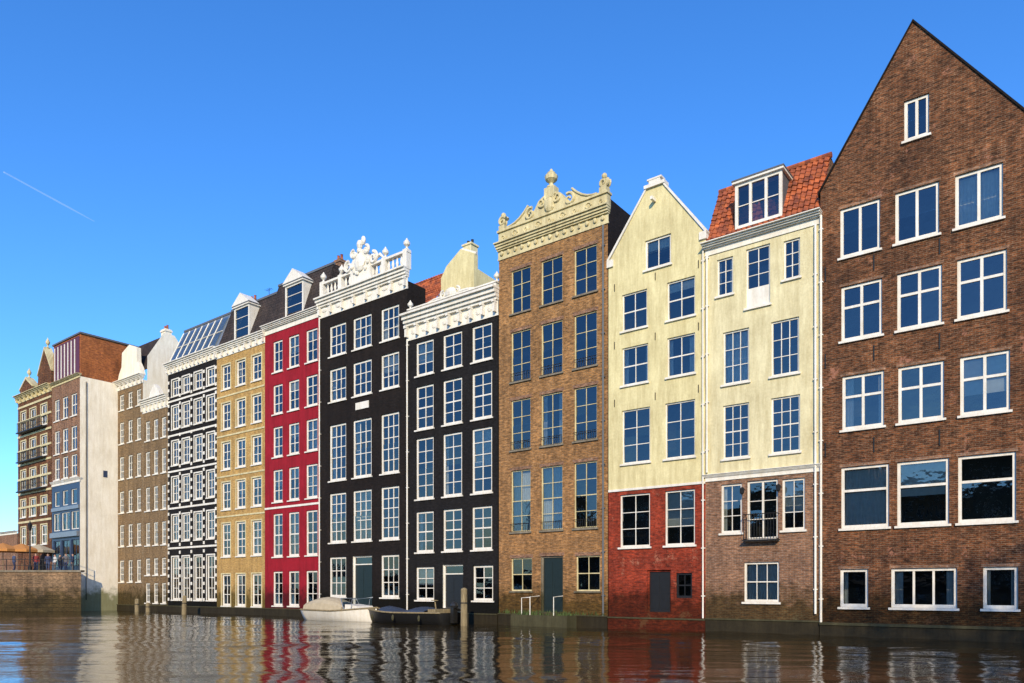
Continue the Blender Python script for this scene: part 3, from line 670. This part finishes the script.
for yt,yb in ((408,428),(438,458),(468,488),(498,516),(526,545)): h.row([(21,26),(30,36),(41,47)],34,yt,yb,nx=2,ny=2,**K)
zc=h.z(34,398); h.wall([(0,3.4),(h.w,3.4),(h.w,zc),(0,zc)],'brick_dark'); h.shell(zc,'brick_dark'); h.cornice(zc,zc+.7,.5,'offwhite',br=9)
b=h.mb('bands','offwhite')
for y in (403,418,433,448,462,477,492,506,521): b.box(0.01,h.w-.01,-.06,-.002,h.z(34,y+1),h.z(34,y-1))
bb=h.mb('balconies','iron')
for y in (430,460,490): railing(bb,h.w*.15,h.w*.85,-.5,h.z(34,y),h.z(34,y)+.9,.2,.02); bb.box(h.w*.12,h.w*.88,-.55,-.061,h.z(34,y)-.1,h.z(34,y))
g=h.mb('gables','brick_dark'); w=h.w; t=h.mb('gable_trim','offwhite')
for c0,ww,hh in ((w*.25,w*.2,1.5),(w*.8,w*.2,3.6)):
    g.prism([(c0-ww,zc+.7),(c0+ww,zc+.7),(c0+ww*.9,zc+.7+hh*.4),(c0,zc+.7+hh),(c0-ww*.9,zc+.7+hh*.4)],.0,.6)
    for sg in (-1,1): t.prism([(c0+sg*ww,zc+.7+hh*.35),(c0+sg*ww,zc+.9+hh*.35),(c0,zc+.95+hh),(c0,zc+.7+hh)],-.05,.65)
    urn(t,(c0,.3,zc+.9+hh),1.0,.2)
mansard(h,zc+.71,1.5,1.5); h.finish()
# distant low block far left
h=House('distant_town_building',-70,17,9,14)
zz=h.z(10,534)
for k in range(14):
    for q in range(2): h.window(1+k*2.2,2.1+k*2.2,5+q*2.6,6.6+q*2.6,nx=2,ny=2,wallmat='brick_low',cur=.2)
h.wall([(0,0),(h.w,0),(h.w,zz),(0,zz)],'brick_low'); h.shell(zz,'brick_low'); h.cornice(zz-.1,zz+.4,.4); h.finish()
# ============================================================ quay on the left
def prismxy(m,pts,z0,z1):
    k=len(pts); i=len(m.v); m.v+=[(p[0],p[1],z0) for p in pts]+[(p[0],p[1],z1) for p in pts]
    m.f.append(tuple(range(i+k,i+2*k)))
    for a in range(k): b=(a+1)%k; m.f.append((i+a,i+b,i+k+b,i+k+a))
QY=65.2; QZ=CH+(HY-572)/(F/QY); qx=(81-CX)/F*QY
Cn=hit(80,HY,OB)
Q=empty('stone_quay')
m=MB(); p3=Cn+e*(-.5)+n*10
prismxy(m,[(qx,QY),(Cn.x-.02,Cn.y+.02),(Cn.x-.02+n.x*.5-e.x*.5,Cn.y+n.y*.5-e.y*.5),(p3.x,p3.y),(-260,260),(-260,QY)],-.8,QZ)
M['quaystone']=brick('quay_masonry',(.22,.15,.09),(.15,.11,.07),(.10,.08,.06),bw=.9,rh=.35,var=.45,mott=.5)
m.obj('quay_wall',M['quaystone'],Q)
m=MB(); m.box(-260,qx+.06,QY-.1,QY+.45,QZ+.003,QZ+.16); m.obj('coping',M['stone'],Q)
m=MB()
for k in range(40):
    xx=qx-.3-k*1.6; m.tube([(xx,QY+.2,QZ+.16),(xx,QY+.2,QZ+1.15)],.03,6)
for zz in (.6,1.12): m.tube([(qx-.3,QY+.2,QZ+zz),(qx-64,QY+.2,QZ+zz)],.025,5)
m.obj('railing',M['iron'],Q)
# ============================================================ ground behind houses, far quay behind camera
M['paving']=brick('street_paving',(.17,.13,.11),(.13,.10,.09),(.07,.06,.05),bw=.22,rh=.11,var=.2)
def P2(u,d): v=e*u+n*d; return (v.x,v.y)
m=MB(); uL,uR=U(118)-.0,U(1300)
prismxy(m,[P2(uR+3000,D+3),P2(uR+3000,4000),P2(uL-3000,4000),P2(uL-300,D+12),P2(uL,D+3)],-.5,.9)
m.obj('ground',M['paving'])
m=MB(); prismxy(m,[P2(-400,-60),P2(400,-60),P2(400,-1.2),P2(-400,-1.2)],-.8,1.0); m.obj('opposite_quay',M['paving'])
# opposite terraces (behind the viewer; seen only in reflections)
for i in range(11):
    hh=House('brick_terrace_house',500,520,0,9); hh.w=11.9; hh.u0=-70+i*12.0
    ht=random.choice((12,13,14,15)); mt=random.choice(('brick_low','brick_tan','brick_br2','brick_dark'))
    for r_ in range(3):
        for k in range(4): hh.window(1+k*2.7,2.4+k*2.7,1.6+r_*3.4,3.7+r_*3.4,nx=2,ny=2,wallmat=mt)
    hh.wall([(0,.9),(hh.w,.9),(hh.w,ht),(0,ht)],mt); hh.shell(ht,mt); hh.cornice(ht-.1,ht+.5,.4)
    E=hh.finish(); v=e*(hh.u0+hh.w)+n*(-36); E.location=(v.x,v.y,0); E.rotation_euler=(0,0,ANG+math.pi)
# ============================================================ trees on the opposite quay
SUN_EL=math.radians(25); AZ=math.radians(33)
sh=(-n*math.cos(AZ)+e*math.sin(AZ)).normalized(); SD=Vector((sh.x*math.cos(SUN_EL),sh.y*math.cos(SUN_EL),math.sin(SUN_EL)))
M['bark']=plain('bark',(.09,.07,.05),.95); M['leaf']=plain('leaves',(.06,.10,.025),.7,var=.5)
def tree(base,H,seed,dens=1.0):
    rnd=random.Random(seed); E=empty('elm_tree',base); tr=MB(); lf=MB()
    def branch(p,d,l,r,depth):
        pts=[p];q=p.copy();dd=d.copy()
        for k in range(4): dd=(dd+Vector((rnd.uniform(-.2,.2),rnd.uniform(-.2,.2),rnd.uniform(-.05,.15)))).normalized() if depth else d; q=q+dd*l/4; pts.append(q.copy())
        tr.tube(pts,[r*(1-.12*k) for k in range(5)],7 if depth<2 else 4)
        if depth>=4:
            for k in range(int(22*dens)):
                c=q+Vector((rnd.gauss(0,.6),rnd.gauss(0,.6),rnd.gauss(0,.5))); a=Vector((rnd.gauss(0,1),rnd.gauss(0,1),rnd.gauss(0,1))).normalized()*.14; b=a.cross(Vector((rnd.gauss(0,1),rnd.gauss(0,1),1))).normalized()*.10
                lf.poly([c-a,c+b,c+a,c-b])
            return
        for k in range(3 if depth else 5):
            a=rnd.uniform(0,6.28); sp_=rnd.uniform(.35,.75); nd=(dd+Vector((math.cos(a)*sp_,math.sin(a)*sp_,rnd.uniform(-.1,.3)))).normalized()
            branch(pts[-1] if k else pts[-2],nd,l*rnd.uniform(.6,.8),r*.55,depth+1)
    branch(Vector((0,0,0)),Vector((0,0,1)),9.0,.36,0)
    zs_=[v[2] for v in lf.v]; k=(H-1.0)/max(zs_)
    for mm in (tr,lf): mm.v=[(v[0],v[1],v[2]*k) for v in mm.v]
    tr.obj('trunk_and_limbs',M['bark'],E); lf.obj('foliage',M['leaf'],E)
for tx,ty,sd in ((1045,505,3),(1290,480,5)):
    tg=hit(tx,ty); t=(n.dot(tg)+3)/(-n.dot(SD)); tc_=tg+SD*t
    tree((tc_.x,tc_.y,1.0),tc_.z,sd,1.3)
# ============================================================ water: one sheet
xs=np.concatenate([[-4000,-1500,-500,-200],np.arange(-95,45.01,.25),[150,500,1500,4000]])
ys=[]; y=9.0
while y<95: ys.append(y); y+=max(.09,.0042*y)
ys=np.concatenate([[-4000,-1000,-200,-40,-10,2],ys,[130,300,1000,4000]])
X,Y=np.meshgrid(xs,ys); Z=np.zeros_like(X); rg=np.random.RandomState(4)
for k in range(52):
    lam=.42*(1.06**k); th=rg.normal(1.4,.6); kx,ky=math.cos(th)*2*math.pi/lam,math.sin(th)*2*math.pi/lam
    Z+=.0019*lam**.7*np.sin(kx*X+ky*Y+rg.uniform(0,6.28)+1.2*np.sin(.21*X+.17*Y+k))
mask=((X>-96)&(X<46)&(Y>8.9)&(Y<96)).astype(float); Z*=mask
Z*= (.85+.5*np.sin(.13*X+.31*Y+1)*np.sin(.21*X-.11*Y))
nx_,ny_=len(xs),len(ys); V=np.stack([X.ravel(),Y.ravel(),Z.ravel()],1)
idx=np.arange(nx_*ny_).reshape(ny_,nx_); Fq=np.stack([idx[:-1,:-1].ravel(),idx[:-1,1:].ravel(),idx[1:,1:].ravel(),idx[1:,:-1].ravel()],1)
me=bpy.data.meshes.new('water'); me.from_pydata(V.tolist(),[],Fq.tolist()); me.polygons.foreach_set('use_smooth',[True]*len(me.polygons))
w,nt,b=newmat('canal_water'); b.inputs['Base Color'].default_value=(.020,.014,.005,1); b.inputs['Roughness'].default_value=.02; b.inputs['IOR'].default_value=1.36
tc=N(nt,'ShaderNodeTexCoord'); mp=N(nt,'ShaderNodeMapping'); mp.inputs['Scale'].default_value=(1,2.2,1); L(nt,tc.outputs['Object'],mp.inputs[0])
bp=N(nt,'ShaderNodeBump'); bp.inputs['Strength'].default_value=.6; bp.inputs['Distance'].default_value=.018; L(nt,noi(nt,mp.outputs[0],2.6,4,.5),bp.inputs['Height']); L(nt,bp.outputs[0],b.inputs['Normal'])
me.materials.append(w); o=bpy.data.objects.new('canal_water',me); sc.collection.objects.link(o)
# ============================================================ mooring posts
def post(px,ytop,off,lean=0):
    b=hit(px,HY,off); b.z=0; zt=hit(px,ytop,off).z; m=MB()
    m.tube([(0,0,-1),(lean*.5,0,zt*.5),(lean,0,zt)],[.19,.18,.17],10); m.lathe((lean,0,zt-.02),[(.18,0),(.16,.08),(.06,.14)],10)
    E=empty('mooring_post',b); m.obj('timber',M['wood'],E)
    c=MB(); c.lathe((lean*.6,0,zt*.62),[(.2,0),(.2,.06)],10); c.obj('iron_band',M['iron'],E)
post(464,590,-2.5); post(184,597,-2.0,.05); post(137,600,-1.5); post(148,604,-1.5)
# ============================================================ boats
def boat(name,xa,xb,off,hullmat,beam,free,kind):
    ua,ub=U(xa,off),U(xb,off); Ln=ub-ua; v=e*((ua+ub)/2)+n*(D+off); E=empty(name,(v.x,v.y,0),ANG+(math.pi if kind=='open' else 0))
    m=MB(); K=16; R=7; rows=[]
    for i in range(K+1):
        t=i/K; x=-Ln/2+Ln*t
        hb=beam/2*(.86+.14*math.sin(math.pi*t)) if t<.55 else beam/2*max(.02,math.cos((t-.55)/.45*math.pi/2)**.75)
        top=free*(1+.1*(1-t)+.55*max(0,t-.5)**1.5*2); keel=-.25+.3*max(0,t-.8)*3
        r=[]
        for j in range(R+1):
            a=j/R; r.append((x+(.35*(a)*max(0,t-.85)/.15*.8),hb*(a**.45),keel+(top-keel)*a**1.3))
        full=[(p[0],-p[1],p[2]) for p in r[::-1]]+r[1:]
        rows.append(len(m.v)); m.v+=full
    c=2*R+1
    for i in range(K):
        for j in range(c-1): m.f.append((rows[i]+j,rows[i+1]+j,rows[i+1]+j+1,rows[i]+j+1))
    m.f.append(tuple(rows[0]+j for j in range(c)))
    m.obj('hull',M[hullmat],E,True)
    g=MB(); d=MB()
    for side in (0,c-1): g.tube([m.v[rows[i]+side] for i in range(K+1)],.05,6)
    g.obj('rubbing_strake',M['wood'],E)
    for i in range(K): 
        a,b_=m.v[rows[i]],m.v[rows[i]+c-1]; p,q=m.v[rows[i+1]],m.v[rows[i+1]+c-1]; zz=-.05
        d.poly([(a[0],a[1],a[2]+zz),(p[0],p[1],p[2]+zz),(q[0],q[1],q[2]+zz),(b_[0],b_[1],b_[2]+zz)])
    d.obj('deck',M['canvas' if kind=='cabin' else 'blackpaint'],E)
    if kind=='cabin':
        cv=MB(); S=8; T=9
        for i in range(S+1):
            t=i/S; x=-Ln*.46+Ln*.58*t; hh=.25+.6*math.sin(math.pi*min(1,t*.8+.15))**.8; hw=beam*.42*(1-.25*t*t)
            for j in range(T): a=math.pi*j/(T-1); cv.v.append((x,-hw*math.cos(a),free+.0+hh*math.sin(a)**.6))
        for i in range(S):
            for j in range(T-1): q=i*T+j; cv.f.append((q,q+1,q+T+1,q+T))
        cv.f.append(tuple(j for j in range(T))); cv.f.append(tuple(S*T+j for j in range(T)))
        cv.obj('canvas_cover',M['canvas'],E,False)
        ws=MB(); ws.poly([(Ln*.17,-beam*.3,free+.1),(Ln*.17,beam*.3,free+.1),(Ln*.10,beam*.26,free+.75),(Ln*.10,-beam*.26,free+.75)]); ws.obj('windscreen',M['glass'],E)
        fr=MB(); fr.tube([(Ln*.17,-beam*.3,free+.1),(Ln*.10,-beam*.26,free+.77),(Ln*.10,beam*.26,free+.77),(Ln*.17,beam*.3,free+.1)],.03,5); fr.obj('windscreen_frame',M['zinc'],E)
        cr=MB(); cr.prism([(Ln*.16,free),(Ln*.40,free+.12),(Ln*.36,free+.32),(Ln*.17,free+.42)],-beam*.26,beam*.26); cr.obj('coachroof',M['white'],E)
        rl=MB(); rl.tube([(Ln*.28,-beam*.3,free+.1),(Ln*.3,-beam*.3,free+.7),(Ln*.48,0,free+.85),(Ln*.3,beam*.3,free+.7),(Ln*.28,beam*.3,free+.1)],.02,5); rl.obj('bow_rail',M['zinc'],E)
        bt=MB(); bt.box(-Ln*.5-.02,-Ln*.5-.002,-beam*.3,beam*.3,.15,.5); bt.obj('transom_board',M['wood'],E)
    else:
        cv=MB(); S=8;T=7
        for i in range(S+1):
            t=i/S; x=-Ln*.30+Ln*.6*t; hw=beam*.40*(1-.5*t**3)
            for j in range(T): a=math.pi*j/(T-1); cv.v.append((x,-hw*math.cos(a),free+.02+(.22+.14*math.sin(t*9))*math.sin(a)))
        for i in range(S):
            for j in range(T-1): q=i*T+j; cv.f.append((q,q+1,q+T+1,q+T))
        cv.obj('tarpaulin',M['tarp'],E)
        mo=MB(); mo.box(-Ln*.5-.25,-Ln*.5-.02,-.16,.16,.1,1.0); mo.blob((-Ln*.5-.15,0,1.05),(.25,.2,.22),8); mo.obj('outboard_motor',M['blackpaint'],E)
        bx=MB(); bx.box(-Ln*.42,-Ln*.34,-beam*.35,beam*.35,free-.04,free+.25); bx.box(Ln*.36,Ln*.40,-beam*.2,beam*.2,free,free+.2); bx.tube([(-Ln*.33,0,free),(-Ln*.31,0,free+.75)],.04,6); bx.lathe((-Ln*.31,0,free+.7),[(.2,0),(.2,.04)],10); bx.obj('seats_and_steering',M['wood'],E)
        fe=MB()
        for k in (-.3,0,.25): fe.blob((Ln*k,beam/2+.08,.35),(.08,.08,.18),8)
        fe.obj('fenders',M['stone'],E)
boat('cabin_boat',313,374,-2.6,'white',2.3,.62,'cabin')
boat('open_motorboat',368,452,-2.4,'blackpaint',2.2,.6,'open')
# ============================================================ people and parasols on the quay
M['skin']=plain('skin',(.45,.26,.18),.6); M['hair']=plain('hair',(.04,.025,.015),.7)
def person(loc,rz,jc,tc2,pose=0,hgt=1.0):
    E=empty('pedestrian',loc,rz); E.scale=(hgt,)*3
    st=.12 if pose else .02
    J={'pel':(0,0,.95,.15),'ch':(0,.01,1.28,.165),'nk':(0,0,1.47,.06),'hd':(0,-.01,1.60,.095),'top':(0,0,1.70,.07),
       'sl':(.19,0,1.40,.07),'el':(.25,.03,1.13,.05),'wl':(.22,-.08,.90,.033),'sr':(-.19,0,1.40,.07),'er':(-.25,.03,1.13,.05),'wr':(-.21,-.1,.92,.033),
       'hl':(.1,0,.88,.1),'kl':(.1,-st,.5,.065),'al':(.1,-st*.4,.09,.045),'tl':(.11,-st*.4-.16,.04,.035),'hr':(-.1,0,.88,.1),'kr':(-.1,-.02,.5,.065),'ar':(-.1,st,.09,.045),'tr':(-.11,st-.16,.04,.035)}
    if pose==2: J['er']=(-.27,-.1,1.18,.05); J['wr']=(-.12,-.28,1.28,.033)
    ed=[('pel','ch'),('ch','nk'),('nk','hd'),('hd','top'),('ch','sl'),('sl','el'),('el','wl'),('ch','sr'),('sr','er'),('er','wr'),('pel','hl'),('hl','kl'),('kl','al'),('al','tl'),('pel','hr'),('hr','kr'),('kr','ar'),('ar','tr')]
    ks=list(J); me=bpy.data.meshes.new('body'); me.from_pydata([J[k][:3] for k in ks],[(ks.index(a),ks.index(b)) for a,b in ed],[])
    o=bpy.data.objects.new('body',me); sc.collection.objects.link(o)
    o.modifiers.new('s','SKIN'); 
    for i,k in enumerate(ks): me.skin_vertices[0].data[i].radius=(J[k][3]*(1.15 if k in('ch','pel') else 1),J[k][3]*(.75 if k in('ch','pel') else 1)); me.skin_vertices[0].data[i].use_root=(k=='pel')
    sb=o.modifiers.new('u','SUBSURF'); sb.levels=1; sb.render_levels=1
    bpy.context.view_layer.update(); dg=bpy.context.evaluated_depsgraph_get(); m2=bpy.data.meshes.new_from_object(o.evaluated_get(dg)); o.modifiers.clear(); o.data=m2; o.parent=E
    for mm in (tc2,jc,M['skin'],M['hair']): m2.materials.append(mm)
    for p in m2.polygons:
        c=p.center; hand=(min((c-Vector(J['wl'][:3])).length,(c-Vector(J['wr'][:3])).length)<.05)
        p.material_index=2 if hand else (0 if c.z<.93 and abs(c.x)<.19 else 1 if c.z<1.47 else 3 if (c.z>1.64 or c.y>.03) else 2); p.use_smooth=True
    m=MB()
    for s_,wk in ((1,'wl'),(-1,'wr')):
        W=Vector(J[wk][:3]); up=-.0 if not(pose==2 and wk=='wr') else .1
        m.blob((W.x,W.y-.01,W.z-.05+up),(.02,.035,.05),7)
        for f_ in range(4): m.tube([(W.x,W.y-.035+.02*f_,W.z-.08+up),(W.x-s_*.008,W.y-.037+.02*f_,W.z-.125+up),(W.x-s_*.02,W.y-.035+.02*f_,W.z-.15-.008*(f_ in(1,2))+up)],.009,5)
        m.tube([(W.x,W.y-.04,W.z-.04+up),(W.x-s_*.02,W.y-.065,W.z-.08+up),(W.x-s_*.02,W.y-.06,W.z-.11+up)],.01,5)
    m.blob((0,-.105,1.59),(.014,.02,.025),6)
    for s_ in (-1,1): m.blob((s_*.095,.0,1.6),(.012,.025,.035),6)
    m.obj('hands_nose_ears',M['skin'],E)
    m=MB(); 
    for s_ in (-1,1): m.blob((s_*.035,-.095,1.625),(.012,.008,.008),6)
    m.tube([(-.025,-.1,1.545),(.025,-.1,1.545)],.006,4); m.obj('eyes_and_mouth',M['hair'],E)
cl=[plain('navy_cloth',(.03,.04,.09),.9),plain('red_cloth',(.25,.04,.04),.9),plain('grey_cloth',(.10,.10,.11),.9),plain('white_cloth',(.5,.5,.48),.9),plain('denim',(.05,.07,.14),.9)]
def qp(px,y): return ((px-CX)/F*y,y,QZ)
for (px,y,rz,a,b_,ps) in ((48,66.4,.3,0,4,1),(55,66.1,-.6,3,2,0),(60,67.0,1.5,2,4,1),(66,66.3,.1,2,0,2),(73,66.4,-1.2,0,2,0),(36,66.6,.8,1,0,0),(14,66.5,2.5,4,0,1)):
    person(qp(px,y),rz,cl[a],cl[b_],ps,random.uniform(.93,1.04))
def parasol(px,y,mat,R=1.7):
    E=empty('cafe_parasol',qp(px,y)); m=MB(); m.tube([(0,0,0),(0,0,2.75)],.03,6); m.lathe((0,0,0),[(.3,0),(.3,.08),(.05,.1)],10); m.obj('pole_and_base',M['wood'],E)
    m=MB(); 
    for k in range(8):
        a,b_=2*math.pi*k/8,2*math.pi*(k+1)/8; p=(R*math.cos(a),R*math.sin(a)); q=(R*math.cos(b_),R*math.sin(b_))
        m.poly([(p[0],p[1],2.15),(q[0],q[1],2.15),(0,0,2.75)]); m.poly([(p[0],p[1],1.93),(q[0],q[1],1.93),(q[0],q[1],2.15),(p[0],p[1],2.15)])
    m.obj('canopy',M[mat],E)
parasol(3,68,'awning'); parasol(22,69,'awning'); parasol(39,70,'canvas',1.5)
# street lamp on the quay
E=empty('street_lamp',qp(30,66.0)); m=MB(); m.lathe((0,0,0),[(.16,0),(.16,.5),(.07,.6),(.05,3.6),(.05,3.7)],8); m.tube([(-.3,0,3.5),(.3,0,3.5)],.025,5); m.lathe((0,0,3.7),[(.1,0),(.2,.5),(.22,.52),(.08,.72),(.02,.9)],6); m.obj('post_and_lantern',M['iron'],E)
# contrail high in the sky
def far(px,py,d): return Vector(((px-CX)/F*d,d,(HY-py)/F*d))
m=MB(); a,b_=far(4,172,6000),far(94,221,7500); m.tube([a,a.lerp(b_,.3),a.lerp(b_,.65),b_],[6,7,8,3],8)
cm,nt,bb=newmat('contrail_vapour'); bb.inputs['Base Color'].default_value=(.9,.9,.9,1); bb.inputs['Alpha'].default_value=.10; bb.inputs['Roughness'].default_value=1; bb.inputs['Emission Color'].default_value=(.9,.95,1,1); bb.inputs['Emission Strength'].default_value=.6  # emission stands in for sunlight scattered by the vapour, which otherwise renders dark
m.obj('contrail',cm)
# ============================================================ light
W=bpy.data.worlds.new('World'); sc.world=W; W.use_nodes=True; nt=W.node_tree; bg=nt.nodes['Background']
sk=N(nt,'ShaderNodeTexSky',sky_type='NISHITA'); sk.sun_disc=False; sk.sun_elevation=SUN_EL; sk.sun_rotation=math.atan2(sh.x,sh.y); sk.ozone_density=3.0; sk.dust_density=.3; sk.air_density=1.0
hs=N(nt,'ShaderNodeHueSaturation'); hs.inputs['Saturation'].default_value=1.2; hs.inputs['Value'].default_value=1.8; L(nt,sk.outputs[0],hs.inputs['Color'])
tint=mixc(nt,1.0,hs.outputs[0],(.58,.84,1.12),'MULTIPLY'); L(nt,tint,bg.inputs[0]); bg.inputs[1].default_value=.14
sl=bpy.data.lights.new('sun','SUN'); sl.energy=5.0; sl.angle=math.radians(.5); sl.color=(1,.81,.53); so=bpy.data.objects.new('sun',sl); sc.collection.objects.link(so); so.rotation_euler=SD.to_track_quat('Z','Y').to_euler()
cam=bpy.data.cameras.new('camera'); co=bpy.data.objects.new('camera',cam); sc.collection.objects.link(co); co.location=(0,0,CH); co.rotation_euler=(math.pi/2,0,0)
cam.sensor_width=36; cam.lens=F/1024*36; cam.shift_y=(HY-341.5)/1024; cam.clip_end=20000; cam.clip_start=.1; sc.camera=co
sc.view_settings.view_transform='Standard'; sc.view_settings.look='None'; sc.view_settings.exposure=0
